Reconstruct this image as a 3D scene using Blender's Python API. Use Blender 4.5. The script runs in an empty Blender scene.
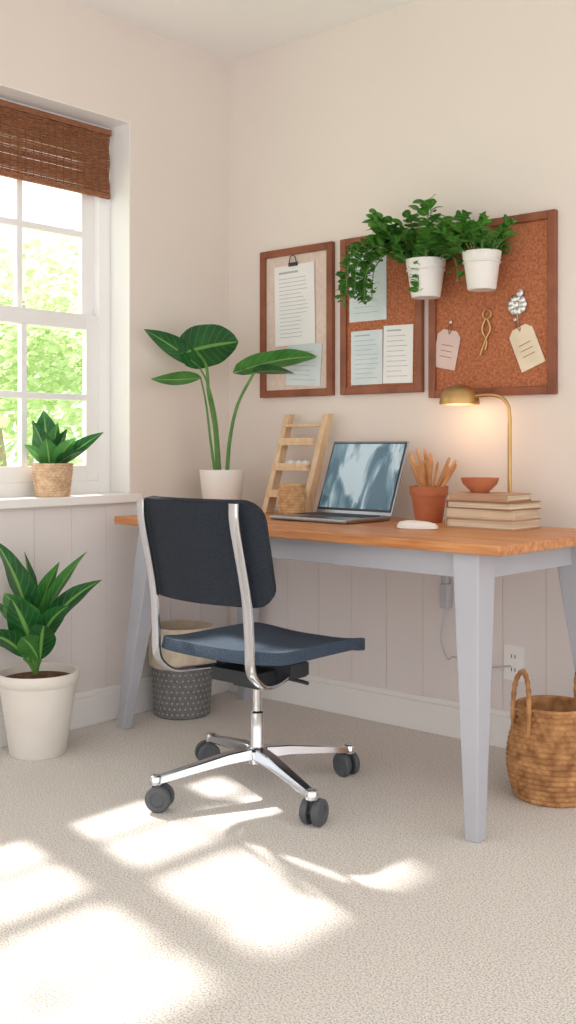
import bpy, math, random
from mathutils import Vector, Matrix
S=bpy.context.scene
COL=S.collection
pi=math.pi
rad=math.radians

# ---------------------------------------------------------------- materials
def lin(c):
    return tuple(((v/255)/12.92 if v/255<=0.04045 else ((v/255+0.055)/1.055)**2.4) for v in c)+(1,)
def mat(name,c,rough=0.5,metal=0.0,c2=None,scale=8,stretch=(1,1,1),bump=0.0,bscale=None,detail=4,spec=0.5,lo=0.35,hi=0.65,emit=None,estr=0,coat=0,bdist=0.004):
    m=bpy.data.materials.new(name); m.use_nodes=True
    nt=m.node_tree; b=nt.nodes['Principled BSDF']
    b.inputs['Roughness'].default_value=rough
    b.inputs['Metallic'].default_value=metal
    b.inputs['Specular IOR Level'].default_value=spec
    b.inputs['Coat Weight'].default_value=coat
    c2=c2 or tuple(max(0,v*0.93) for v in c)
    tc=nt.nodes.new('ShaderNodeTexCoord'); mp=nt.nodes.new('ShaderNodeMapping')
    mp.inputs['Scale'].default_value=stretch
    nt.links.new(tc.outputs['Object'],mp.inputs['Vector'])
    n=nt.nodes.new('ShaderNodeTexNoise'); n.inputs['Scale'].default_value=scale; n.inputs['Detail'].default_value=detail
    nt.links.new(mp.outputs[0],n.inputs['Vector'])
    r=nt.nodes.new('ShaderNodeValToRGB')
    r.color_ramp.elements[0].position=lo; r.color_ramp.elements[1].position=hi
    r.color_ramp.elements[0].color=lin(c2); r.color_ramp.elements[1].color=lin(c)
    nt.links.new(n.outputs['Fac'],r.inputs[0]); nt.links.new(r.outputs[0],b.inputs['Base Color'])
    if bump:
        n2=nt.nodes.new('ShaderNodeTexNoise'); n2.inputs['Scale'].default_value=bscale or scale; n2.inputs['Detail'].default_value=3
        nt.links.new(mp.outputs[0],n2.inputs['Vector'])
        bp=nt.nodes.new('ShaderNodeBump'); bp.inputs['Strength'].default_value=bump; bp.inputs['Distance'].default_value=bdist
        nt.links.new(n2.outputs['Fac'],bp.inputs['Height']); nt.links.new(bp.outputs[0],b.inputs['Normal'])
    if emit:
        b.inputs['Emission Color'].default_value=lin(emit); b.inputs['Emission Strength'].default_value=estr
    return m
def leafmat(name,c,c2,rib,veins=9,ribw=0.05,rough=0.35,tl=0.25):
    m=bpy.data.materials.new(name); m.use_nodes=True
    nt=m.node_tree; b=nt.nodes['Principled BSDF']; b.inputs['Roughness'].default_value=rough
    N=nt.nodes.new; L=nt.links.new
    uv=N('ShaderNodeUVMap'); sp=N('ShaderNodeSeparateXYZ'); L(uv.outputs[0],sp.inputs[0])
    a=N('ShaderNodeMath'); a.operation='SUBTRACT'; a.inputs[1].default_value=0.5; L(sp.outputs[0],a.inputs[0])
    ab=N('ShaderNodeMath'); ab.operation='ABSOLUTE'; L(a.outputs[0],ab.inputs[0])
    ribr=N('ShaderNodeValToRGB'); ribr.color_ramp.elements[0].position=ribw*0.5; ribr.color_ramp.elements[1].position=ribw
    ribr.color_ramp.elements[0].color=(1,1,1,1); ribr.color_ramp.elements[1].color=(0,0,0,1); L(ab.outputs[0],ribr.inputs[0])
    mu=N('ShaderNodeMath'); mu.operation='MULTIPLY'; mu.inputs[1].default_value=-0.5; L(ab.outputs[0],mu.inputs[0])
    ad=N('ShaderNodeMath'); ad.operation='ADD'; L(sp.outputs[1],ad.inputs[0]); L(mu.outputs[0],ad.inputs[1])
    m2=N('ShaderNodeMath'); m2.operation='MULTIPLY'; m2.inputs[1].default_value=veins*2*pi; L(ad.outputs[0],m2.inputs[0])
    si=N('ShaderNodeMath'); si.operation='SINE'; L(m2.outputs[0],si.inputs[0])
    vr=N('ShaderNodeValToRGB'); vr.color_ramp.elements[0].position=0.85; vr.color_ramp.elements[1].position=1.0
    vr.color_ramp.elements[0].color=(0,0,0,1); vr.color_ramp.elements[1].color=(0.3,0.3,0.3,1); L(si.outputs[0],vr.inputs[0])
    mx=N('ShaderNodeMath'); mx.operation='MAXIMUM'; L(ribr.outputs[0],mx.inputs[0]); L(vr.outputs[0],mx.inputs[1])
    tc=N('ShaderNodeTexCoord'); n=N('ShaderNodeTexNoise'); n.inputs['Scale'].default_value=12; L(tc.outputs['Object'],n.inputs['Vector'])
    r=N('ShaderNodeValToRGB'); r.color_ramp.elements[0].position=0.35; r.color_ramp.elements[1].position=0.65
    r.color_ramp.elements[0].color=lin(c2); r.color_ramp.elements[1].color=lin(c); L(n.outputs['Fac'],r.inputs[0])
    mix=N('ShaderNodeMix'); mix.data_type='RGBA'; L(mx.outputs[0],mix.inputs[0]); L(r.outputs[0],mix.inputs[6]); mix.inputs[7].default_value=lin(rib)
    L(mix.outputs[2],b.inputs['Base Color'])
    tr=N('ShaderNodeBsdfTranslucent'); L(mix.outputs[2],tr.inputs['Color'])
    ms=N('ShaderNodeMixShader'); ms.inputs[0].default_value=tl
    out=nt.nodes['Material Output']; L(b.outputs[0],ms.inputs[1]); L(tr.outputs[0],ms.inputs[2]); L(ms.outputs[0],out.inputs['Surface'])
    return m

# ---------------------------------------------------------------- mesh builder
class MB:
    def __init__(s): s.v=[]; s.f=[]; s.m=[]; s.uv=[]
    def add(s,vs,fs,mi=0,uvs=None):
        o=len(s.v); s.v+= [tuple(v) for v in vs]
        for f in fs:
            s.f.append(tuple(i+o for i in f)); s.m.append(mi)
            s.uv.append([uvs[i] for i in f] if uvs else [(0,0)]*len(f))
    def box(s,lo,hi,mi=0,M=None):
        x0,y0,z0=lo; x1,y1,z1=hi
        vs=[Vector(p) for p in ((x0,y0,z0),(x1,y0,z0),(x1,y1,z0),(x0,y1,z0),(x0,y0,z1),(x1,y0,z1),(x1,y1,z1),(x0,y1,z1))]
        if M: vs=[M@v for v in vs]
        s.add(vs,[(0,3,2,1),(4,5,6,7),(0,1,5,4),(1,2,6,5),(2,3,7,6),(3,0,4,7)],mi)
    def lathe(s,prof,c=(0,0,0),n=40,mi=0,fn=None,M=None,closed=False):
        vs=[]
        for j,(r,z) in enumerate(prof):
            for i in range(n):
                a=2*pi*i/n; rr=r+(fn(a,j,r,z) if fn else 0)
                p=Vector((rr*math.cos(a),rr*math.sin(a),z))
                if M: p=M@p
                vs.append(p+Vector(c))
        fs=[]
        for j in range(len(prof)-1):
            for i in range(n):
                k=(i+1)%n; fs.append((j*n+i,j*n+k,(j+1)*n+k,(j+1)*n+i))
        if prof[0][0]<0.02 or not closed: 
            if prof[0][0]>1e-5: fs.append(tuple(reversed(range(n))))
        if prof[-1][0]>1e-5 and not closed:
            o=(len(prof)-1)*n; fs.append(tuple(range(o,o+n)))
        s.add(vs,fs,mi)
    def tube(s,path,r,n=8,mi=0,side=None,ab=None):
        P=[Vector(p) for p in path]; k=len(P); vs=[]
        T0=(P[1]-P[0]).normalized()
        ref=Vector(side) if side else (Vector((0,0,1)) if abs(T0.z)<0.9 else Vector((1,0,0)))
        X=None
        for i in range(k):
            T=(P[min(i+1,k-1)]-P[max(i-1,0)]).normalized()
            if side: X=ref
            elif X is None: X=(ref-T*ref.dot(T)).normalized()
            else: X=(X-T*X.dot(T)).normalized()
            Y=T.cross(X).normalized()
            rr=r(i/(k-1)) if callable(r) else r
            a,b=(ab if ab else (1,1))
            for q in range(n):
                t=2*pi*q/n
                if ab:
                    ct,st=math.cos(t),math.sin(t)
                    ct=math.copysign(abs(ct)**0.5,ct); st=math.copysign(abs(st)**0.5,st)
                    vs.append(P[i]+X*a*rr*ct+Y*b*rr*st)
                else: vs.append(P[i]+X*rr*math.cos(t)+Y*rr*math.sin(t))
        fs=[(i*n+q,i*n+(q+1)%n,(i+1)*n+(q+1)%n,(i+1)*n+q) for i in range(k-1) for q in range(n)]
        fs.append(tuple(reversed(range(n)))); fs.append(tuple(range((k-1)*n,k*n)))
        s.add(vs,fs,mi)
    def leaf(s,base,az,el,L,W,droop=0.6,fold=0.18,prof='lance',mi=0,n=12,roll=0,wave=0.0,ymax=None,curl=0):
        p=Vector(base); vs=[]; uvs=[]
        cols=[-1,-0.6,-0.2,0,0.2,0.6,1]
        for i in range(n+1):
            t=i/n; e=el-droop*t; z=az+curl*t
            d=Vector((math.cos(e)*math.cos(z),math.cos(e)*math.sin(z),math.sin(e)))
            sd=Vector((-math.sin(z),math.cos(z),0)); nn=d.cross(sd).normalized()
            R=Matrix.Rotation(roll,3,d); sd=R@sd; nn=R@nn
            if prof=='lance': w=math.sin(pi*min(1,t**0.8))**0.85 if 0<t<1 else 0
            elif prof=='oval': w=math.sin(pi*t**0.7)**0.65 if 0<t<1 else 0
            else: w=(t**0.38)*((1-t)**0.62)*1.9*0.85 if t<1 else 0
            w=max(w,0.03)*W/2
            for c in cols:
                off=0
                if prof=='heart': off=-L*0.16*abs(c)*(1-t)**3
                vs.append(p+sd*c*w+nn*(abs(c)*w*fold*1.0+wave*w*math.sin(t*14+c*2)*abs(c))+d*off); uvs.append(((c+1)/2,t))
            p=p+d*(L/n)
        if ymax is not None:
            vs=[Vector((v.x,min(v.y,ymax),v.z)) for v in vs]
        k=len(cols); fs=[(i*k+c,i*k+c+1,(i+1)*k+c+1,(i+1)*k+c) for i in range(n) for c in range(k-1)]
        s.add(vs,fs,mi,uvs)
    def leaf2(s,A,B,W,droop=0.3,**kw):
        A=Vector(A); B=Vector(B); d=B-A
        s.leaf(A,math.atan2(d.y,d.x),math.asin(d.z/d.length)+droop/2,d.length*(1+droop*droop/24),W,droop,**kw)
    def obj(s,name,mats,parent=None,smooth=True,bevel=0,loc=None,seg=2,solid=0,subsurf=0,soff=0):
        me=bpy.data.meshes.new(name); me.from_pydata(s.v,[],s.f)
        ul=me.uv_layers.new(name='UVMap'); li=0
        for fi,f in enumerate(s.f):
            for q in range(len(f)):
                ul.data[li].uv=s.uv[fi][q]; li+=1
        for m in mats: me.materials.append(m)
        for i,p in enumerate(me.polygons):
            p.material_index=s.m[i]; p.use_smooth=smooth
        me.update()
        o=bpy.data.objects.new(name,me); COL.objects.link(o)
        if parent: o.parent=parent
        if loc: o.location=loc
        if solid:
            md=o.modifiers.new('s','SOLIDIFY'); md.thickness=solid; md.offset=soff
        if bevel:
            md=o.modifiers.new('b','BEVEL'); md.width=bevel; md.segments=seg; md.limit_method='ANGLE'; md.angle_limit=rad(40)
        if subsurf:
            md=o.modifiers.new('ss','SUBSURF'); md.levels=subsurf; md.render_levels=subsurf
        if smooth and not subsurf:
            try: me.set_sharp_from_angle(angle=rad(42))
            except Exception: pass
        return o
def group(name,loc=(0,0,0),rz=0):
    e=bpy.data.objects.new(name,None); e.empty_display_size=0.05; COL.objects.link(e)
    e.location=loc; e.rotation_euler=(0,0,rz); return e
def bez(pts,n=16):
    P=[Vector(p) for p in pts]; P=[P[0]*2-P[1]]+P+[P[-1]*2-P[-2]]; out=[]
    for i in range(1,len(P)-2):
        for j in range(n):
            t=j/n; a,b,c,d=P[i-1],P[i],P[i+1],P[i+2]
            out.append(0.5*((2*b)+(c-a)*t+(2*a-5*b+4*c-d)*t*t+(3*b-3*c+d-a)*t**3))
    out.append(P[-2]); return out

# ---------------------------------------------------------------- palette
M_wall=mat('wall_paint',(233,223,215),0.9,c2=(231,221,213),scale=2,bump=0.05,bscale=250,spec=0.2)
M_wains=mat('wainscot_paint',(233,226,225),0.7,c2=(230,223,222),scale=2,spec=0.3)
M_ceil=mat('ceiling_paint',(248,245,243),0.95,c2=(246,243,241),scale=2,spec=0.2)
M_trim=mat('trim_paint',(245,243,242),0.45,c2=(242,240,239),scale=2)
M_carpet=mat('carpet',(248,244,239),1.0,c2=(190,182,174),scale=230,bump=1.0,bscale=210,detail=4,spec=0.1,lo=0.33,hi=0.55,bdist=0.006)
M_vinyl=mat('window_vinyl',(247,247,247),0.35,c2=(244,244,244),scale=2)
M_wood=mat('desk_wood',(214,152,98),0.38,c2=(184,114,66),scale=5,stretch=(1,12,12),detail=8,bump=0.05,bscale=8)
M_leg=mat('desk_grey_paint',(186,188,197),0.5,c2=(182,184,193),scale=3)
M_frame=mat('frame_wood',(150,88,60),0.45,c2=(122,66,42),scale=10,detail=8)
M_cork=mat('cork',(196,124,86),0.95,c2=(156,90,60),scale=110,bump=0.4,bscale=120,detail=6)
M_linen=mat('linen_board',(228,208,196),0.95,c2=(218,198,186),scale=60,bump=0.2,bscale=200)
M_paper=mat('paper',(240,240,238),0.8,c2=(234,234,232),scale=6)
M_paperb=mat('paper_blue',(220,230,232),0.8,c2=(206,220,224),scale=10)
M_ink=mat('ink',(180,188,194),0.8)
M_pink=mat('tag_pink',(228,202,194),0.8)
M_cream=mat('tag_cream',(238,222,196),0.8)
M_silver=mat('silver',(215,215,215),0.3,1.0)
M_gold=mat('brass',(208,172,122),0.4,1.0,c2=(194,156,104),scale=6)
M_chrome=mat('chrome',(222,225,230),0.13,1.0,c2=(214,217,222),scale=4)
M_alu=mat('aluminium',(170,174,180),0.35,1.0)
M_fab=mat('chair_fabric',(78,92,108),0.9,c2=(60,73,90),scale=260,bump=0.5,bscale=320,spec=0.2)
M_mesh=mat('chair_back_fabric',(48,54,63),0.85,c2=(35,40,49),scale=300,bump=0.5,bscale=350,spec=0.25)
M_dark=mat('dark_plastic',(44,48,54),0.45)
M_tyre=mat('caster_tyre',(84,88,94),0.55)
M_ceramic=mat('white_ceramic',(238,236,232),0.35,c2=(234,231,226),scale=5)
M_potpl=mat('matte_white_pot',(238,233,226),0.6,c2=(230,224,216),scale=6)
M_soil=mat('soil',(122,84,60),1,c2=(70,46,32),scale=60,bump=1,bscale=60)
M_terra=mat('terracotta',(198,120,84),0.75,c2=(184,106,70),scale=12)
M_wick=mat('wicker',(220,182,136),0.75,c2=(180,134,90),scale=40,detail=5,lo=0.3,hi=0.7)
M_wickl=mat('pale_wicker',(232,204,172),0.75,c2=(198,160,124),scale=40,detail=5,lo=0.3,hi=0.7)
M_wick2=mat('seagrass',(206,154,102),0.8,c2=(140,92,54),scale=30,detail=6,lo=0.3,hi=0.7)
M_light=mat('light_wood',(230,200,166),0.55,c2=(216,182,144),scale=10,stretch=(6,6,1))
M_bamboo=mat('bamboo_slats',(170,114,78),0.7,c2=(106,62,38),scale=14,stretch=(1,3,30),detail=6,lo=0.3,hi=0.7)
M_thread=mat('thread',(140,92,64),0.9)
M_leafA=leafmat('leaf_dark',(46,110,58),(26,82,44),(116,168,88),8,0.05)
M_leafB=leafmat('leaf_bright',(88,156,78),(62,130,60),(150,200,114),9,0.05)
M_leafC=leafmat('leaf_dieff',(46,112,58),(25,80,42),(136,188,96),8,0.08)
M_leafV=leafmat('leaf_vine',(94,156,62),(56,114,44),(132,182,90),3,0.04,tl=0.38)
M_stem=mat('stem',(96,146,70),0.5,c2=(78,126,56),scale=20)
M_bind=mat('bin_felt',(128,128,128),0.95,c2=(110,110,110),scale=60)
M_binl=mat('bin_liner',(222,208,188),0.95,c2=(208,192,170),scale=30)
M_dot=mat('bin_dots',(184,184,182),0.9)
M_book1=mat('book_cover_tan',(198,156,126),0.6); M_book2=mat('book_cover_cream',(222,200,172),0.6)
M_book3=mat('book_cover_brown',(160,116,86),0.6); M_pages=mat('book_pages',(236,220,196),0.9,c2=(200,180,154),scale=4,stretch=(1,1,90))
M_pencil=mat('pencil_wood',(212,160,108),0.6,c2=(186,126,80),scale=20)
M_key=mat('laptop_keys',(60,62,68),0.5)
M_cable=mat('cable',(196,198,204),0.5)
M_grass=mat('lawn',(205,225,180),1,c2=(185,210,155),scale=6)
M_tree=leafmat('tree_leaf',(216,232,190),(180,206,146),(224,236,198),2,0.04,0.6,tl=0.45)
M_bark=mat('bark',(180,165,148),1,scale=10,bump=1)

M_screen_refl=bpy.data.materials.new('laptop_screen_painted_reflection'); M_screen_refl.use_nodes=True
nt=M_screen_refl.node_tree; b=nt.nodes['Principled BSDF']; b.inputs['Roughness'].default_value=0.12
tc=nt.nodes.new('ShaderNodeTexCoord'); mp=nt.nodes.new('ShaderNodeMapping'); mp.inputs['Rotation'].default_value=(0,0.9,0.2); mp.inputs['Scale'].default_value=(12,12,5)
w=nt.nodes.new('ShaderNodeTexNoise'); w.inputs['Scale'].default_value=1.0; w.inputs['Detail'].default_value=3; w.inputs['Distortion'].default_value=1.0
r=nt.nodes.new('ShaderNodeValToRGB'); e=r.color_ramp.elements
e[0].position=0.42; e[0].color=lin((72,106,126)); e[1].position=0.58; e[1].color=lin((182,204,216))  # pale patches on blue: window and plant reflections painted into the screen colour
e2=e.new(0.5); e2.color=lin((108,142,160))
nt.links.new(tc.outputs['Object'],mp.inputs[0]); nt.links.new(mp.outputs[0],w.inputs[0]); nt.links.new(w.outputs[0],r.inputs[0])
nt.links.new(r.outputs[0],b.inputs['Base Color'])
nt.links.new(r.outputs[0],b.inputs['Emission Color']); b.inputs['Emission Strength'].default_value=0.12  # the painted reflections also glow faintly
M_glass=bpy.data.materials.new('window_glass'); M_glass.use_nodes=True
nt=M_glass.node_tree; nt.nodes.remove(nt.nodes['Principled BSDF'])
t=nt.nodes.new('ShaderNodeBsdfTransparent'); g=nt.nodes.new('ShaderNodeBsdfGlossy'); g.inputs['Roughness'].default_value=0.02
mx=nt.nodes.new('ShaderNodeMixShader'); mx.inputs[0].default_value=0.04
nt.links.new(t.outputs[0],mx.inputs[1]); nt.links.new(g.outputs[0],mx.inputs[2]); nt.links.new(mx.outputs[0],nt.nodes['Material Output'].inputs[0])

# ---------------------------------------------------------------- room
CZ=2.606
W=1.50
WY1,WZ0,WZ1=-0.536,0.822,2.235
WY0=WY1-W
b=MB(); b.box((-0.2,-5,-0.05),(5,0.15,0)); b.obj('floor',[M_carpet],smooth=False)
b=MB(); b.box((-0.2,-5,CZ),(5,0.15,CZ+0.1)); b.obj('ceiling',[M_ceil],smooth=False)
b=MB(); b.box((-0.2,0,0),(5,0.15,CZ)); b.obj('wall_back',[M_wall],smooth=False)
b=MB(); b.box((-0.2,-5,0),(0,WY0,CZ)); b.box((-0.2,WY1,0),(0,0,CZ)); b.box((-0.2,WY0,0),(0,WY1,WZ0)); b.box((-0.2,WY0,WZ1),(0,WY1,CZ))
b.obj('wall_left',[M_wall],smooth=False)
def planks(name,axis,a0,a1,z1,step=0.16):
    b=MB(); a=a0; th=0.0024
    while a<a1-1e-6:
        e=min(a+step-0.0045,a1)
        if axis=='x': b.box((a,-th,0.0),(e,0.0,z1))
        else: b.box((0.0,a,0.0),(th,e,z1))
        a+=step
    return b.obj(name,[M_wains],smooth=False)
planks('trim_1','x',0.006,4.99,0.745)
planks('trim_2','y',-4.97,-0.01,0.79)
b=MB(); 
b.box((0.016,-0.016,0),(5,0,0.105)); b.box((0.016,-0.011,0.105),(5,0,0.125)); b.obj('baseboard_back',[M_trim],smooth=False,bevel=0.003)
b=MB(); b.box((0,-5,0),(0.016,0,0.105)); b.box((0,-5,0.105),(0.011,0,0.125)); b.obj('baseboard_left',[M_trim],smooth=False,bevel=0.003)

win=group('window_1',(0,WY1,WZ0))
def ringbox(b,x0,x1,y0,y1,z0,z1,w,mi=0):
    b.box((x0,y0,z0),(x1,y0+w,z1),mi); b.box((x0,y1-w,z0),(x1,y1,z1),mi)
    b.box((x0,y0+w,z0),(x1,y1-w,z0+w),mi); b.box((x0,y0+w,z1-w),(x1,y1-w,z1),mi)
H=WZ1-WZ0; mid=0.655
b=MB(); ringbox(b,-0.198,-0.112,-W,0,0.0,H,0.06); b.box((-0.198,-W/2-0.02,0.06),(-0.112,-W/2+0.02,H-0.06)); b.obj('frame',[M_vinyl],win,False,bevel=0.003)
def sash(name,x0,x1,y0,y1,z0,z1,w=0.058):
    b=MB()
    ringbox(b,x0,x1,y0,y1,z0,z1,w)
    xm=(x0+x1)/2
    y=(y0+y1)/2; b.box((xm-0.012,y-0.012,z0+w),(xm+0.012,y+0.012,z1-w))
    z=(z0+z1)/2; b.box((xm-0.0125,y0+w,z-0.012),(xm+0.0125,y1-w,z+0.012))
    b.obj(name,[M_vinyl],win,False,bevel=0.002)
    b=MB(); b.box((xm-0.002,y0+w,z0+w),(xm+0.002,y1-w,z1-w)); b.obj(name+'_glass',[M_glass],win,False)
for nm,ya,yb_ in (('a',-W/2+0.02,-0.06),('b',-W+0.06,-W/2-0.02)):
    sash('sash_upper_'+nm,-0.165,-0.14,ya,yb_,mid-0.03,H-0.06)
    sash('sash_lower_'+nm,-0.138,-0.113,ya,yb_,0.06,mid+0.03)
b=MB(); b.box((-0.112,-W+0.001,0.0),(0.0,-0.001,0.012)); b.box((0.0,-W-0.03,-0.02),(0.035,0.03,0.012)); b.obj('sill',[M_trim],win,False,bevel=0.003)
b=MB(); b.box((-0.111,-0.004,0.0125),(0.0,-0.0002,H-0.0002)); b.box((-0.111,-W+0.0002,0.0125),(0.0,-W+0.004,H-0.0002)); b.box((-0.111,-W+0.004,H-0.004),(0.0,-0.004,H-0.0002)); b.obj('jamb_liner',[M_trim],win,False)
bl=MB(); z=1.965
random.seed(3)
XB=-0.099
while z<2.212:
    r=0.0042; x=XB+0.003*math.sin((z-1.965)*60)
    bl.tube([(x+random.uniform(-.0008,.0008),WY0+0.02,z),(x,(WY0+WY1)/2,z+random.uniform(-.0008,.0008)),(x+random.uniform(-.0008,.0008),WY1-0.02,z)],r*random.uniform(.8,1.1),6)
    z+=0.0078
for k in range(44):
    y=WY0+0.04+k*((W-0.08)/43)
    bl.tube([(XB+.006,y,1.962),(XB+.008,y,2.09),(XB+.006,y,2.214)],0.0018,5,1)
bl.box((XB-0.006,WY0+0.018,2.195),(XB+0.012,WY1-0.018,2.216),0)
bl.box((XB-0.005,WY0+0.02,1.955),(XB+0.009,WY1-0.02,1.972),0)
bl.obj('woven_bamboo_blind',[M_bamboo,M_thread])

# ---------------------------------------------------------------- outdoors
b=MB(); b.box((-30,-25,-0.6),(-0.21,25,-0.5)); b.obj('ground',[M_grass],smooth=False)
def tree(name,loc,h,R,seed,n=2600):
    random.seed(seed); g=group(name,loc)
    b=MB(); b.tube(bez([(0,0,0),(0.05,0.03,h*0.3),(0,-0.05,h*0.6),(0.05,0,h*0.85)],6),lambda t:0.12*(1-0.6*t),8); b.obj('trunk',[M_bark],g)
    b=MB(); cl=[(random.uniform(-R,R)*0.6,random.uniform(-R,R)*0.6,random.uniform(0.2,1)*h,random.uniform(0.35,0.6)*R) for _ in range(12)]
    for k in range(n):
        c=random.choice(cl); a=random.uniform(0,2*pi); u=random.uniform(-1,1); rr=c[3]*random.uniform(0.6,1)
        s=math.sqrt(1-u*u); p=Vector((c[0]+rr*s*math.cos(a),c[1]+rr*s*math.sin(a),max(0.05,c[2]+rr*u)))
        A=random.uniform(0,2*pi); d=Vector((math.cos(A),math.sin(A),random.uniform(-.8,.3))).normalized(); q=d.orthogonal().normalized()
        L=random.uniform(.09,.16)
        b.add([p,p+d*L*.5+q*L*.3,p+d*L,p+d*L*.5-q*L*.3],[(0,1,2,3)],0,[(0.5,0),(1,.5),(.5,1),(0,.5)])
    b.obj('foliage',[M_tree],g,False)
tree('tree',(-5.0,0.9,-0.5),2.8,1.1,1)
tree('tree',(-5.6,2.6,-0.5),3.4,1.3,2)
tree('tree',(-4.6,4.4,-0.5),2.5,1.2,4)
tree('tree',(-6.5,-0.8,-0.5),2.8,1.3,5)
tree('tree',(-8.0,4.6,-0.5),3.9,1.6,6)
tree('tree',(-7.5,1.5,-0.5),4.4,1.5,7)

# ---------------------------------------------------------------- desk
DZ=0.76
desk=group('desk',(0.098,-0.697,0),rad(-3)); DL=1.622; DD=0.65
b=MB(); b.box((0,0,DZ-0.028),(DL,DD,DZ)); b.obj('top',[M_wood],desk,False,bevel=0.004)
b=MB()
b.box((0.10,0.06,0.66),(DL-0.10,0.08,DZ-0.0285)); b.box((0.10,DD-0.08,0.66),(DL-0.10,DD-0.06,DZ-0.0285))
b.box((0.10,0.08,0.66),(0.12,DD-0.08,DZ-0.0285)); b.box((DL-0.12,0.08,0.66),(DL-0.10,DD-0.08,DZ-0.0285)); b.obj('apron',[M_leg],desk,False,bevel=0.002)
def dleg(name,t,f):
    b=MB(); a=0.042; c=0.02; zt=DZ-0.0288
    vs=[(f[0]-c,f[1]-c,0),(f[0]+c,f[1]-c,0),(f[0]+c,f[1]+c,0),(f[0]-c,f[1]+c,0),(t[0]-a,t[1]-a,zt),(t[0]+a,t[1]-a,zt),(t[0]+a,t[1]+a,zt),(t[0]-a,t[1]+a,zt)]
    b.add(vs,[(0,3,2,1),(4,5,6,7),(0,1,5,4),(1,2,6,5),(2,3,7,6),(3,0,4,7)]); b.obj(name,[M_leg],desk,False,bevel=0.004)
dleg('leg_1',(0.125,0.09),(0.032,0.02)); dleg('leg_2',(DL-0.125,0.07),(DL-0.06,-0.02))
dleg('leg_3',(0.125,DD-0.08),(0.032,DD-0.03)); dleg('leg_4',(DL-0.12,DD-0.07),(DL-0.04,DD-0.03))

# ---------------------------------------------------------------- chair
def rrect(W,H,rc,nu,nv):
    out=[]
    for j in range(nv+1):
        v=-math.cos(pi*j/nv)*H; k=max(0,(abs(v)-(H-rc))/rc); w=W-rc*(1-math.sqrt(max(0,1-k*k)))
        out.append([(w*(2*i/nu-1),v) for i in range(nu+1)])
    return out
def gridmesh(G,fn):
    b=MB(); nv=len(G); nu=len(G[0])
    b.add([fn(*p) for row in G for p in row],[(j*nu+i,j*nu+i+1,(j+1)*nu+i+1,(j+1)*nu+i) for j in range(nv-1) for i in range(nu-1)]); return b
ch=group('office_chair',(0.975,-0.888,0))
yb=lambda z:-0.205-0.208*(z-0.5)
b=gridmesh(rrect(0.235,0.143,0.055,24,20),lambda x,v:Vector((x,yb(0.727+v)-0.012+0.06*(x/0.232)**2,0.727+v)))
b.obj('backrest',[M_mesh],ch,True,solid=0.026,bevel=0.010,seg=3)
def seatf(x,v):
    z=0.422+0.012*(abs(x)/0.21)**3
    if v>0.12: z-=1.0*(v-0.12)**2
    if v<-0.12: z+=1.2*(v+0.12)**2
    return Vector((x,0.036+v,z))
b=gridmesh(rrect(0.215,0.254,0.075,24,22),seatf); b.obj('seat',[M_fab],ch,True,solid=0.034,bevel=0.013,seg=3)
for k,sx in ((1,-1),(2,1)):
    pts=[(sx*0.182,-0.288,0.864),(sx*0.182,-0.283,0.80),(sx*0.183,yb(0.62)-0.012,0.62),(sx*0.184,yb(.5)-.025,.50),(sx*.184,-0.226,.42),(sx*.183,-.205,.385),(sx*.178,-.165,.362),(sx*.165,-.10,.358),(sx*.12,0.0,.362),(sx*.07,.05,.364)]
    b=MB(); b.tube(bez(pts,8),1.0,12,side=(1,0,0),ab=(0.0155,0.0065)); b.obj('frame_bar_%d'%k,[M_chrome],ch)
b=MB(); b.box((-0.09,-0.10,0.335),(0.09,0.13,0.374)); b.box((-0.15,-0.02,0.352),(0.15,0.05,0.396)); b.box((-.05,-.05,.315),(.05,.06,.336)); 
b.tube([(0.08,0.02,.345),(.15,.03,.34),(.17,.03,.338)],0.006,8); b.obj('tilt_mechanism',[M_dark],ch,True,bevel=0.008)
b=MB(); b.lathe([(0.026,0.085),(0.034,0.09),(0.034,0.125),(0.024,0.135),(0.021,0.14),(0.021,0.235),(0.014,0.24),(0.014,0.325)],n=28); b.obj('gas_column',[M_chrome],ch)
RA=0.318
for k in range(4):
    a=rad(250+90*k); M=Matrix.Rotation(a,4,'Z')
    b=MB(); P=[(0.025,0.118),(0.10,0.114),(0.20,0.1),(RA,0.083)]
    vs=[];
    for i,(x,z) in enumerate(P):
        w=0.026-0.009*i/3; h=0.016-0.006*i/3
        for (yy,zz) in ((-w,-h),(w,-h),(w*0.7,h),(-w*0.7,h)): vs.append(M@Vector((x,yy,z+zz)))
    fs=[(i*4+q,i*4+(q+1)%4,(i+1)*4+(q+1)%4,(i+1)*4+q) for i in range(3) for q in range(4)]+[(3,2,1,0),(12,13,14,15)]
    b.add(vs,fs); b.lathe([(0.0,0.07),(0.018,0.07),(0.018,0.093),(0.014,0.098),(0,0.098)],c=M@Vector((RA,0,0)),n=20)
    b.obj('base_arm_%d'%(k+1),[M_chrome],ch,True,bevel=0.003)
    b=MB(); c=M@Vector((RA,0,0)); sw=rad(30+70*k); 
    ax=Matrix.Translation(c+Vector((0.012*math.cos(sw),0.012*math.sin(sw),0.036)))@Matrix.Rotation(sw+pi/2,4,'Z')@Matrix.Rotation(pi/2,4,'Y')
    for sgn in (-1,1):
        b.lathe([(0,sgn*0.008),(0.034,sgn*0.008),(0.036,sgn*0.011),(0.036,sgn*0.024),(0.032,sgn*0.028),(0.02,sgn*0.028),(0.018,sgn*0.025),(0,sgn*0.025)],n=28,M=ax,mi=0)
    b.lathe([(0.022,-0.009),(0.022,0.009)],n=20,M=ax,mi=1)
    b.tube([c+Vector((0,0,0.04)),c+Vector((0,0,0.075))],0.01,12,1)
    b.obj('caster_%d'%(k+1),[M_tyre,M_dark],ch,True)

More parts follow.
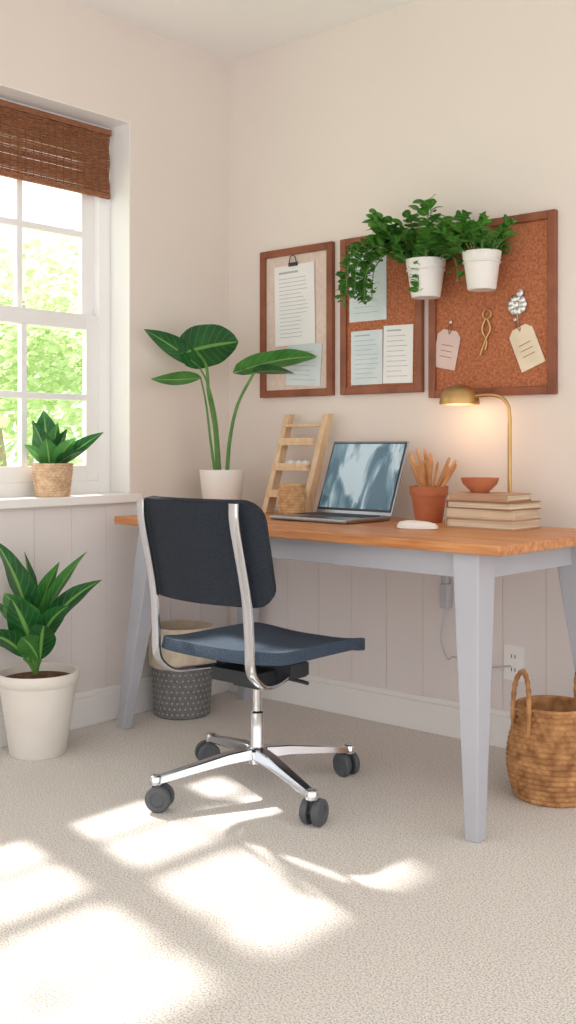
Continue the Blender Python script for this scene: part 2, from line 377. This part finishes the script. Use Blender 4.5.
# ---------------------------------------------------------------- boards
def board(name,x0,x1,z0,z1,inner):
    g=group(name,(x0,0,z0)); w=x1-x0; h=z1-z0; f=0.028
    b=MB(); b.box((0,-0.022,0),(f,0,h)); b.box((w-f,-0.022,0),(w,0,h)); b.box((f,-0.022,0),(w-f,0,f)); b.box((f,-0.022,h-f),(w-f,0,h)); b.obj('frame',[M_frame],g,False,bevel=0.003)
    b=MB(); b.box((f,-0.010,f),(w-f,-0.001,h-f)); b.obj('panel',[inner],g,False)
    return g
def paper(g,name,cx,cz,w,h,rot,m,lines=0,y=-0.0125,head=False):
    M=Matrix.Translation((cx,y,cz))@Matrix.Rotation(rot,4,'Y'); b=MB()
    b.box((-w/2,-0.0008,-h/2),(w/2,0.0008,h/2),0,M)
    random.seed(int(cx*1000)+lines)
    for i in range(lines):
        z=h/2-h*(0.14+0.78*(i+0.5)/lines); x1=w*0.38*random.uniform(0.3,1.0)
        b.box((-w*0.38,-0.0014,z-0.0010),(x1,-0.0009,z+0.0010),1,M)
    if head: b.box((-w*0.38,-0.0014,h*0.40),(w*0.1,-0.0009,h*0.425),1,M)
    return b.obj(name,[m,M_ink],g,False)
g=board('framed_pinboard',0.190,0.562,1.205,1.79,M_linen)
paper(g,'paper_lower',0.225,0.125,0.175,0.165,rad(4),M_paperb,7)
paper(g,'paper_main',0.18,0.36,0.205,0.315,rad(-1),M_paper,16,y=-0.0150,head=True)
b=MB(); b.box((-0.022,-0.021,-0.006),(0.022,-0.016,0.008)); b.tube([(-.018,-.02,.008),(-.012,-.022,.03),(0,-.022,.036),(.012,-.022,.03),(.018,-.02,.008)],0.002,6)
b.obj('binder_clip',[M_dark],g,loc=(0.175,0,0.518))
g=board('framed_pinboard',0.600,0.968,1.205,1.79,M_cork)
paper(g,'paper_top',0.125,0.405,0.17,0.27,0,M_paperb,10)
paper(g,'paper_left',0.12,0.135,0.145,0.2,0,M_paperb,9,y=-0.0128,head=True)
paper(g,'paper_right',0.262,0.14,0.13,0.21,rad(1),M_paper,9,y=-0.0135,head=True)
g=board('cork_board',0.9965,1.484,1.182,1.780,M_cork)
def tag(g,name,cx,cz,w,h,rot,m):
    M=Matrix.Translation((cx,-0.0135,cz))@Matrix.Rotation(rot,4,'Y'); b=MB()
    pts=[(-w/2,-h/2),(w/2,-h/2),(w/2,h/2-0.02),(w/2-0.02,h/2),(-w/2+0.02,h/2),(-w/2,h/2-0.02)]
    vs=[M@Vector((x,-0.001,z)) for x,z in pts]+[M@Vector((x,0.001,z)) for x,z in pts]; n=6
    b.add(vs,[tuple(range(6)),tuple(reversed(range(6,12)))]+[((i+1)%6,i,i+6,(i+1)%6+6) for i in range(6)])
    b.tube([M@Vector((0,-0.002,h/2-0.015)),M@Vector((-0.008,-0.003,h/2+0.01)),M@Vector((0.0,-0.004,h/2+0.03)),M@Vector((0.008,-0.003,h/2+0.01)),M@Vector((0.002,-0.002,h/2-0.012))],0.0014,6,1)
    b.lathe([(0,0),(0.006,0.001),(0.006,0.006),(0,0.008)],M=M@Matrix.Translation((0,-0.002,h/2+0.028))@Matrix.Rotation(pi/2,4,'X'),n=12,mi=2)
    for i in range(3): b.box((-w*0.25,-0.0016,-h*0.2+i*0.02),(w*0.25,-0.0011,-h*0.2+i*0.02+0.002),1,M)
    b.obj(name,[m,M_thread,M_silver],g)
tag(g,'pink_tag',0.072,0.168,0.095,0.135,rad(12),M_pink)
tag(g,'cream_tag',0.380,0.158,0.092,0.145,rad(-22),M_cream)
b=MB()
b.tube([Vector((0.006+0.016*math.cos(t),-0.016,0.016*math.sin(t))) for t in [i*2*pi/20 for i in range(21)]],0.0032,8)
b.tube(bez([(0.0,-.016,-.016),(-.012,-.018,-.05),(.004,-.016,-.09),(.0,-.017,-.12)],5),0.0038,8)
b.tube(bez([(0.008,-.018,-.016),(.02,-.018,-.05),(.004,-.02,-.085),(-.02,-.018,-.14)],5),0.0038,8)
b.obj('key_ring',[M_gold],g,loc=(0.228,0,0.278))
b=MB()
for k in range(9):
    a=2*pi*k/9; M=Matrix.Rotation(a,4,'Y')@Matrix.Translation((0.022,-0.018,0))
    b.lathe([(0,-0.004),(0.010,-0.003),(0.014,0),(0.010,0.003),(0,0.004)],M=M@Matrix.Rotation(pi/2,4,'X'),n=14)
b.lathe([(0,-0.006),(0.012,-0.004),(0.014,0),(0.010,0.008),(0,0.010)],M=Matrix.Translation((0,-0.02,0))@Matrix.Rotation(pi/2,4,'X'),n=18)
b.lathe([(0,-0.006),(0.012,-0.004),(0.012,0.004),(0,0.006)],M=Matrix.Translation((0.014,-0.02,0.038))@Matrix.Rotation(pi/2,4,'X'),n=18)
b.tube([(0.0,-.018,-.02),(0.002,-.018,-.045),(0.006,-.018,-.06)],0.0015,6)
b.obj('silver_brooch',[M_silver],g,loc=(0.348,0,0.300))

# ---------------------------------------------------------------- wall planters
CAMAZ=rad(-49)
def planter(name,loc,seed,rt,h,ups,hang,ls,Lr=(0.10,0.20)):
    g=group(name,loc)
    b=MB(); b.lathe([(0.0,0.0),(rt*0.72,0.0),(rt*0.76,0.004),(rt*0.97,h*0.8),(rt*1.0,h*0.8),(rt*1.04,h),(rt*0.96,h),(rt*0.9,h*0.85),(0,h*0.85)],n=40); b.obj('pot',[M_ceramic],g)
    b=MB(); b.lathe([(0,h*0.82),(rt*0.9,h*0.86),(0,h*0.9)],n=24); b.obj('soil',[M_soil],g)
    wy=-loc[1]-0.023
    b=MB(); b.tube([(rt*0.98*math.cos(t),rt*0.98*math.sin(t),h*0.72) for t in [i*2*pi/30 for i in range(31)]],0.003,6)
    b.tube([(0,rt*0.9,h*0.72),(0,wy,h*0.72)],0.005,8); b.box((-0.012,wy-0.003,h*0.5),(0.012,wy,h*0.95)); b.obj('bracket',[M_ceramic],g)
    random.seed(seed); lf=MB(); ymax=wy-0.006
    def vine(p,az,el,L,dr,ls,dens=0.9):
        n=max(4,int(L/(ls*0.42))); pts=[Vector(p)]; e=el
        for i in range(n):
            e=max(e-dr/n*1.3,-1.5) ; az2=az+0.25*math.sin(i*0.7+seed)
            d=Vector((math.cos(e)*math.cos(az2),math.cos(e)*math.sin(az2),math.sin(e)))
            q=pts[-1]+d*L/n; q.y=min(q.y,ymax-0.006)
            rr=math.hypot(q.x,q.y)
            if q.z<h*1.05 and rr<rt*1.2:
                f=rt*1.2/max(rr,1e-3); q.x*=f; q.y=min(q.y*f,ymax-.006)
            pts.append(q)
        lf.tube(pts,0.0017,5,1)
        for i in range(1,n+1):
            P_=pts[i]
            if P_.z<h*0.95 and math.hypot(P_.x,P_.y)<rt*1.15: continue
            if P_.z<h*1.06:
                da=math.atan2(P_.y,P_.x)-CAMAZ; da=(da+pi)%(2*pi)-pi
                if abs(da)<rad(88) and math.hypot(P_.x,P_.y)<rt*2: continue
            for s in (-1,1):
                if random.random()<dens:
                    l=random.uniform(0.75,1.25)*ls
                    lo_=-0.3 if P_.z<h*0.9 else 0.1
                    la=az+s*random.uniform(0.4,1.5)
                    if P_.z<h*1.06:
                        da=(la-CAMAZ+pi)%(2*pi)-pi
                        if abs(da)<rad(60): la=CAMAZ-rad(75) if da<0 else CAMAZ+rad(75)
                    lf.leaf(P_,la,random.uniform(lo_,0.9),l,l*random.uniform(0.55,0.68),random.uniform(0.3,1.0),prof='oval',n=6,roll=random.uniform(-.8,.8),ymax=ymax)
    for k in range(ups):
        az=random.uniform(0,2*pi); r0=random.uniform(0,0.6)*rt
        if random.random()<0.35: az=rad(random.uniform(190,235))
        vine((r0*math.cos(az),r0*math.sin(az),h*0.9),az,random.uniform(0.95,1.5),random.uniform(*Lr),random.uniform(0.1,0.8),ls)
    for (az,L,el) in hang:
        vine((0.5*rt*math.cos(az),0.5*rt*math.sin(az),h*0.95),az,el,L,2.6,ls*0.8)
    lf.obj('foliage',[M_leafV,M_stem],g)
hang=[(rad(196),.34,1.2),(rad(206),.38,1.25),(rad(193),.38,1.3),(rad(190),.30,1.1),(rad(212),.42,1.3),(rad(203),.28,1.0),(rad(198),.46,1.3),(rad(186),.32,1.2),(rad(182),.38,1.3),(rad(188),.44,1.35),(rad(350),.16,.9)]
planter('hanging_potted_plant',(1.046,-0.11,1.522),11,0.066,0.13,30,hang,0.045)
planter('hanging_potted_plant',(1.266,-0.11,1.528),23,0.062,0.125,26,[(rad(190),.24,1.0),(rad(196),.28,1.1),(rad(185),.22,.9),(rad(188),.30,1.2)],0.041,(0.07,0.14))

# ---------------------------------------------------------------- desk plant
R2=Vector((0.755,0.656,0)); F2=Vector((-0.656,0.755,0))
def P(lat,dep,z): return R2*lat+F2*dep+Vector((0,0,z))
aR=rad(41)
g=group('potted_elephant_ear_plant',(0.208,-0.255,DZ))
b=MB(); b.lathe([(0,0),(0.066,0),(0.070,0.004),(0.086,0.155),(0.086,0.162),(0.079,0.162),(0.076,0.145),(0,0.145)],n=48); b.obj('pot',[M_ceramic],g)
b=MB(); b.lathe([(0,0.140),(0.076,0.146),(0.03,0.152),(0,0.153)],n=24); b.obj('soil',[M_soil],g)
k=0.00386
def pp(px,py,dep=0): return P((px-220)*k,dep,0.16+(471-py)*k)
b=MB()
def stem(b,pts,r0=0.006,r1=0.003): b.tube(bez(pts,8),lambda t:r0+(r1-r0)*t,8,2)
stem(b,[pp(216,476),pp(213,430),pp(207,395,-.01),pp(205,368,-.03),pp(196,354,-.06)],.008,.005)
stem(b,[pp(214,476,-.02),pp(209,440,-.03),pp(205,405,-.04),pp(200,380,-.05)])
stem(b,[pp(218,476,.02),pp(214,420,.0),pp(206,385,-.02),pp(197,367,-.03)])
stem(b,[pp(225,476,0),pp(228,440,0),pp(236,405,0),pp(252,374,0)],.008,.005)
b.leaf2(pp(186,355,-.07),pp(237,345,-.05),0.215,0.2,fold=0.10,prof='heart',mi=0,n=16,roll=rad(-62),wave=.05)
b.leaf2(pp(198,369,-.03),pp(147,335,-.13),0.10,0.2,fold=0.2,prof='lance',mi=0,n=14,roll=rad(38))
b.leaf2(pp(201,380,-.05),pp(154,382,-.14),0.085,-0.2,fold=0.15,prof='lance',mi=1,n=12,roll=rad(35))
b.leaf2(pp(242,371,0),pp(314,360,-.06),0.130,0.3,fold=0.18,prof='heart',mi=1,n=16,roll=rad(-35),wave=.05)
b.leaf2(pp(250,374,-.0),pp(292,377,-.10),0.08,0.3,fold=0.2,prof='lance',mi=0,n=12,roll=rad(-25))
b.obj('foliage',[M_leafA,M_leafB,M_stem],g)

def weave(R,h,rows,nth,amp,th=0.006,inner=True):
    prof=[(0,0)]; rows4=rows*4
    for j in range(rows4+1):
        z=h*j/rows4; prof.append((R(z/h),z))
    def fn(a,j,r,z):
        if j==0 or j>rows4+1: return 0
        row=int((j-1)/4) ; ph=((j-1)%4)/4
        return amp*math.sin(pi*ph)*(0.65+0.35*math.sin(nth*a+row*pi))
    prof+= [(R(1)-th,h),(R(0.1)-th,h*0.12),(0,h*0.12)]
    return prof,fn
g=group('potted_sill_plant',(-0.026,-0.874,WZ0+0.012))
b=MB(); pf,fn=weave(lambda t:0.058+0.013*t,0.118,12,26,0.005); b.lathe(pf,n=156,fn=fn); b.obj('woven_pot',[M_wickl],g)
b=MB(); b.lathe([(0,0.09),(0.064,0.095),(0,0.105)],n=20); b.obj('soil',[M_soil],g)
b=MB(); random.seed(5); ks=0.00358
def sp_(px,py,dep=0): return P((px-52)*ks,dep,0.118+(464-py)*ks)
for (bx,tx,ty,w,dd,mi,dr) in [(46,44,412,.10,-.02,0,.3),(50,34,422,.07,-.04,0,.2),(54,58,424,.075,.0,1,.3),(58,104,434,.06,-.02,0,.25),(56,78,440,.06,-.05,1,.5),(46,26,446,.05,-.04,1,.5),(50,50,440,.07,-.07,1,.4),(56,86,452,.05,-.05,0,.5),(52,66,430,.07,.02,0,.2)]:
    b.leaf2(sp_(bx,467,dd*0.2),sp_(tx,ty,dd),w,dr,fold=.25,prof='lance',mi=mi,n=12,roll=random.uniform(.3,.8)*(1 if tx<54 else -1))
for v in range(len(b.v)):
    x,y,z=b.v[v]; b.v[v]=(max(x,-0.078),y,z)
b.obj('foliage',[M_leafA,M_leafB],g)

# floor plant
g=group('potted_dieffenbachia',(0.160,-1.07,0))
b=MB(); b.lathe([(0,0),(0.086,0),(0.092,0.006),(0.125,0.232),(0.131,0.236),(0.136,0.248),(0.136,0.266),(0.130,0.273),(0.124,0.271),(0.119,0.243),(0,0.243)],n=56); b.obj('pot',[M_potpl],g)
b=MB(); b.lathe([(0,0.235),(0.119,0.246),(0.05,0.257),(0,0.26)],n=30); b.obj('soil',[M_soil],g)
b=MB(); kk=0.0033
def fp(px,py,dep=0): return P((px-42)*kk,dep,0.273+(674-py)*kk)
random.seed(9)
for (bx,by,tx,ty,w,dd,mi,dr) in [(34,628,2,543,.13,-.04,0,.35),(40,630,64,566,.08,.0,1,.3),(46,640,108,584,.09,-.02,0,.6),(42,636,92,556,.085,.0,1,.4),(36,640,18,592,.12,-.10,1,.3),(40,655,26,596,.11,-.12,0,.3),(46,662,60,622,.09,-.14,0,.9),(30,650,-14,600,.12,-.04,0,.7),(30,660,-4,632,.10,-.12,0,.9),(44,662,36,634,.09,-.12,1,.5),(38,640,26,556,.10,.02,0,.2),(44,650,80,606,.08,-.08,0,.8)]:
    A=fp(bx,by,dd*0.2); B=fp(tx,ty,dd*1.2)
    b.tube(bez([fp(40,680,0)*0.9+Vector((0,0,0.027)),(A+fp(40,680,0))/2+Vector((0,0,.01)),A],6),0.006,8,2)
    b.leaf2(A,B,w,dr,fold=.25,prof='lance',mi=mi,n=16,roll=random.uniform(-.2,.2)+(0.55 if tx<40 else -0.55),wave=.05)
for v in range(len(b.v)):
    x,y,z=b.v[v]; b.v[v]=(max(x,-0.137),y,z)
b.obj('foliage',[M_leafC,M_leafB,M_stem],g)

# ---------------------------------------------------------------- ladder rack
g=group('wooden_letter_rack',(0.374,-0.20,DZ))
w=0.192; hh=0.375; ly=0.135
for k,x in ((1,0),(2,w)):
    b=MB(); a=0.012
    b.add([(x-a,0-.0,0),(x+a,0,0),(x+a,0.045,0),(x-a,.045,0),(x-a,ly,hh),(x+a,ly,hh),(x+a,ly+.035,hh),(x-a,ly+.035,hh)],[(0,3,2,1),(4,5,6,7),(0,1,5,4),(1,2,6,5),(2,3,7,6),(3,0,4,7)])
    b.obj('rail_%d'%k,[M_light],g,False,bevel=0.002)
for k,z in enumerate((0.06,0.16,0.255,0.325)):
    y=ly*z/hh; b=MB(); b.box((0.012,y-0.02,z),(w-0.012,y+0.04,z+0.010)); 
    if k<3: b.box((0.012,y-0.02,z+.01),(w-0.012,y-0.014,z+0.028))
    b.obj('shelf_%d'%(k+1),[M_light],g,False,bevel=0.0015)
b=MB()
for k,x in enumerate((0.06,0.10,0.135)): b.lathe([(0,0),(0.014,0.001),(0.018,0.012),(0.012,0.026),(0,0.03)],c=(x,ly*.265/hh*0.62+.03,0.17),n=16)
b.obj('shells',[M_paper],g)

g=group('wicker_cup',(0.576,-0.270,DZ))
b=MB(); pf,fn=weave(lambda t:0.041+0.008*math.sin(pi*t*0.8),0.112,11,22,0.004); b.lathe(pf,n=132,fn=fn)
b.tube([(0.047*math.cos(t),0.047*math.sin(t),0.112) for t in [i*2*pi/40 for i in range(41)]],0.004,8); b.obj('body',[M_wick],g)

# ---------------------------------------------------------------- laptop
g=group('laptop',(0.650,-0.225,DZ),rad(-3)); LW=0.345; LDp=0.235
b=MB(); b.box((0,-LDp,0.002),(LW,0,0.016)); b.obj('base',[M_alu],g,False,bevel=0.005,seg=3)
b=MB()
for r in range(5):
    for c in range(14): b.box((0.022+c*0.0217,-0.03-r*0.0195-0.016,0.0165),(0.022+c*0.0217+0.018,-0.03-r*0.0195,0.018))
b.box((0.12,-0.215,0.0162),(0.225,-0.145,0.0168)); b.obj('keyboard',[M_key],g,False)
piv=group('lid',(0,0,0.014)); piv.parent=g; piv.rotation_euler=(rad(-21),0,0)
SH=0.275
b=MB(); b.box((0,0,0),(LW,0.008,SH)); b.obj('lid_shell',[M_alu],piv,False,bevel=0.004,seg=3)
b=MB(); b.box((0.006,-0.0012,0.014),(LW-0.006,-0.0002,SH-0.006)); b.obj('bezel',[M_dark],piv,False)
b=MB(); b.box((0.012,-0.002,0.022),(LW-0.012,-0.0013,SH-0.012)); b.obj('screen',[M_screen_refl],piv,False)
b=MB(); b.tube([(0.02,0.004,0.0),(LW-0.02,0.004,0.0)],0.005,10); b.obj('hinge',[M_dark],piv)

b=MB()
M=Matrix.Rotation(rad(20),4,'Z')
n=32; prof=[(0.0,0.0),(0.90,0.0),(1.0,0.14),(0.98,0.45),(0.86,0.75),(0.55,0.94),(0,1.0)]
b.lathe(prof,n=n)
for i,v in enumerate(b.v):
    x,y,z=v; r=math.hypot(x,y); 
    if r>1e-6: 
        f=r/ (abs(x)**2.6+abs(y)**2.6)**(1/2.6); x*=f; y*=f
    b.v[i]=tuple(M@Vector((x*0.064,y*0.036,z*0.026*(1-0.15*x))))
b.obj('computer_mouse',[M_ceramic],loc=(1.252,-0.465,DZ))

g=group('pencil_pot',(1.118,-0.20,DZ))
b=MB(); b.lathe([(0,0),(0.042,0),(0.045,0.004),(0.058,0.09),(0.063,0.09),(0.065,0.12),(0.058,0.12),(0.053,0.085),(0.04,0.012),(0,0.012)],n=40); b.obj('pot',[M_terra],g)
b=MB(); random.seed(8)
for k in range(22):
    a=2*pi*k/22+random.uniform(-.2,.2); r0=0.028; r1=random.uniform(.03,.105)
    if k%3==0: r1=random.uniform(.0,.03)
    z1=random.uniform(.17,.24); p0=Vector((-r0*math.cos(a)*.6,-r0*math.sin(a)*.6,.014)); p1=Vector((r1*math.cos(a),r1*math.sin(a),z1))
    f=(0.118-p0.z)/(p1.z-p0.z); q=p0.lerp(p1,f); rr=math.hypot(q.x,q.y)
    if rr>0.048: s=0.048/rr; p1=p0+(Vector((q.x*s,q.y*s,q.z))-p0)/f
    d=(p1-p0).normalized(); R=random.uniform(.005,.008)
    b.tube([p0,p1,p1+d*0.012],lambda t,R=R:R if t<0.6 else R*0.5,8)
b.obj('pencils',[M_pencil],g)

g=group('stack_of_books',(1.404,-0.262,DZ),rad(-2)); z=0
for k,(w,d,h,rz,m) in enumerate([(0.245,0.165,0.031,0,M_book1),(0.235,0.16,0.028,3,M_book2),(0.24,0.165,0.025,-3,M_book3),(0.205,0.15,0.023,2,M_book1)]):
    # spines of alternate books face the room
    M=Matrix.Rotation(rad(rz),4,'Z'); b=MB(); off=-0.008 if k<3 else -0.018; ct=0.0038
    x0,x1=-w/2+off,w/2+off
    b.box((x0,-d/2,z),(x1,d/2,z+ct),0,M); b.box((x0,-d/2,z+h-ct),(x1,d/2,z+h),0,M)
    if k in (1,3):
        b.box((x0,-d/2,z+ct),(x1,-d/2+ct,z+h-ct),0,M); b.box((x0+.004,-d/2+ct,z+ct),(x1-.004,d/2-.005,z+h-ct),1,M)
    else:
        b.box((x0,-d/2,z+ct),(x0+ct,d/2,z+h-ct),0,M); b.box((x0+ct,-d/2+0.006,z+ct),(x1-0.005,d/2-.005,z+h-ct),1,M)
    b.obj('book_%d'%(k+1),[m,M_pages],g,False,bevel=0.001); z+=h+0.0002
BT=DZ+z
b=MB(); b.lathe([(0,0),(0.026,0),(0.03,0.004),(0.054,0.028),(0.060,0.046),(0.056,0.046),(0.048,0.028),(0.02,0.010),(0,0.009)],n=40); b.obj('terracotta_bowl',[M_terra],loc=(1.352,-0.266,BT))

g=group('brass_desk_lamp',(1.372,-0.115,DZ))
b=MB(); b.lathe([(0,0),(0.048,0),(0.05,0.004),(0.048,0.012),(0.012,0.016),(0,0.016)],n=40)
b.tube([(0,0,0.012),(0,0,0.1),(0,0,0.2),(0,0,0.34)]+bez([(0,0,0.345),(-.006,-.002,.385),(-.03,-.004,.412),(-.065,-.008,.420),(-.125,-.012,.418)],6),0.0066,12)
b.tube([(-.125,-.012,.418),(-.145,-.012,.425)],0.01,12); b.obj('stand',[M_gold],g)
b=MB(); c=(-0.180,-0.014,0.392); pr=[(0.067,0.0),(0.066,0.015),(0.058,0.038),(0.042,0.056),(0.02,0.066),(0.0,0.068),(0.0,0.065),(0.02,0.063),(0.040,0.053),(0.056,0.036),(0.064,0.014),(0.065,0.0)]
b.lathe(pr,c=c,n=40,closed=True); b.obj('shade',[M_gold],g)
M_bulb=mat('bulb',(255,220,170),0.5,emit=(255,200,130),estr=1.5)
b=MB(); b.lathe([(0,-0.02),(0.012,-0.016),(0.017,0),(0.012,0.016),(0.008,0.03),(0,0.03)],c=(c[0],c[1],c[2]+0.028),n=20); b.obj('bulb',[M_bulb],g)
ld=bpy.data.lights.new('lamp_light','POINT'); ld.energy=0.75; ld.color=(1,0.64,0.36); ld.shadow_soft_size=0.04
lo=bpy.data.objects.new('lamp_light',ld); COL.objects.link(lo); lo.parent=g; lo.location=(c[0],c[1],c[2]-0.012)

# ---------------------------------------------------------------- floor things
g=group('waste_bin',(0.140,-0.40,0))
b=MB(); b.lathe([(0,0),(0.100,0),(0.106,0.006),(0.115,0.19),(0.112,0.19),(0.10,0.01),(0,0.01)],n=48); b.obj('felt_body',[M_bind],g)
b=MB(); random.seed(2); b.lathe([(0.1155,0.185),(0.119,0.19),(0.120,0.31),(0.116,0.335),(0.109,0.335),(0.106,0.20),(0.1,0.012),(0,0.012)],n=48,fn=lambda a,j,r,z:(0.003*math.sin(5*a)+0.002*math.sin(11*a+1)) if j in(1,2) else 0,closed=True); b.obj('fabric_liner',[M_binl],g)
b=MB()
for r in range(8):
    for q in range(34):
        a=2*pi*(q+0.5*(r%2))/34; z=0.02+r*0.021; R=0.1068+0.009*(z/0.19)
        M=Matrix.Rotation(a,4,'Z')@Matrix.Translation((R,0,z))@Matrix.Rotation(pi/2,4,'Y'); b.lathe([(0.004,0),(0.003,0.0012),(0,0.0014)],M=M,n=6)
b.obj('dots',[M_dot],g,False)
g=group('woven_basket',(1.645,-0.350,0))
def Rb(t): return 0.104+0.026*math.sin(pi*min(1,t*1.15))**0.8-0.004*t if t*1.15<1 else 0.100
b=MB(); pf,fn=weave(Rb,0.262,17,34,0.007); b.lathe(pf,n=204,fn=fn)
b.tube([(0.101*math.cos(t),0.101*math.sin(t),0.263) for t in [i*2*pi/48 for i in range(49)]],0.006,8); b.obj('body',[M_wick2],g)
for k,az in ((1,rad(240)),(2,rad(60))):
    t=Vector((-math.sin(az),math.cos(az),0)); o=Vector((math.cos(az),math.sin(az),0))*0.106
    pts=bez([o-t*0.040+Vector((0,0,.19)),o-t*0.042+Vector((0,0,.27)),o*0.97-t*0.032+Vector((0,0,.335)),o*0.93+Vector((0,0,.368)),o*0.97+t*0.032+Vector((0,0,.335)),o+t*0.042+Vector((0,0,.27)),o+t*.040+Vector((0,0,.19))],8)
    b=MB(); b.tube(pts,lambda t:0.0072+0.0012*math.sin(t*90),10); b.obj('handle_%d'%k,[M_wick2],g)

b=MB(); b.box((-0.036,-0.006,-0.058),(0.036,0,0.058)); 
for z in (-0.022,0.022):
    b.box((-0.017,-0.008,z-0.015),(0.017,-0.006,z+0.015)); b.box((-0.008,-0.0085,z-0.006),(-0.005,-0.008,z+0.006),1); b.box((0.005,-0.0085,z-0.006),(0.008,-0.008,z+0.006),1)
b.obj('wall_outlet',[M_trim,M_dark],smooth=False,loc=(1.327,-0.0025,0.29))
g=group('power_adapter',(1.072,-0.03,0.45))
b=MB(); b.box((-0.016,-0.012,0.0),(0.016,0.02,0.085)); b.box((-0.011,-0.01,0.085),(0.011,0.014,0.12)); b.obj('brick',[M_cable],g,bevel=0.005)
b=MB(); b.tube(bez([(0,0.0,0.12),(0.0,0.0,.18),(.01,.0,.22)],6),0.0025,8); b.tube(bez([(0,0.0,0.0),(-0.012,0,-.06),(-.015,0,-.12),(0.01,-.0,-.175),(.04,0,-.165),(.12,.005,-.19),(.25,.01,-.17)],8),0.0028,8); b.obj('cable',[M_cable],g)

# ---------------------------------------------------------------- lights
sd=bpy.data.lights.new('sun','SUN'); sd.energy=8.0; sd.angle=rad(2.5); sd.color=(1,0.95,0.89)
so=bpy.data.objects.new('sun',sd); COL.objects.link(so); so.location=(-4,2,6)
so.rotation_euler=Vector((0.9,-0.20,-1.0)).to_track_quat('-Z','Y').to_euler()
wd=bpy.data.worlds.new('world'); S.world=wd; wd.use_nodes=True
bg=wd.node_tree.nodes['Background']; bg.inputs[0].default_value=(1.0,0.98,0.965,1); bg.inputs[1].default_value=1.74

# ---------------------------------------------------------------- camera
cd=bpy.data.cameras.new('camera'); cd.sensor_width=36; cd.lens=1072*36/1024; cd.shift_y=-68/1024; cd.clip_start=0.05
co=bpy.data.objects.new('camera',cd); COL.objects.link(co); co.location=(3.104,-3.199,1.02); co.rotation_euler=(pi/2,0,rad(41))
S.camera=co
S.view_settings.view_transform='Standard'
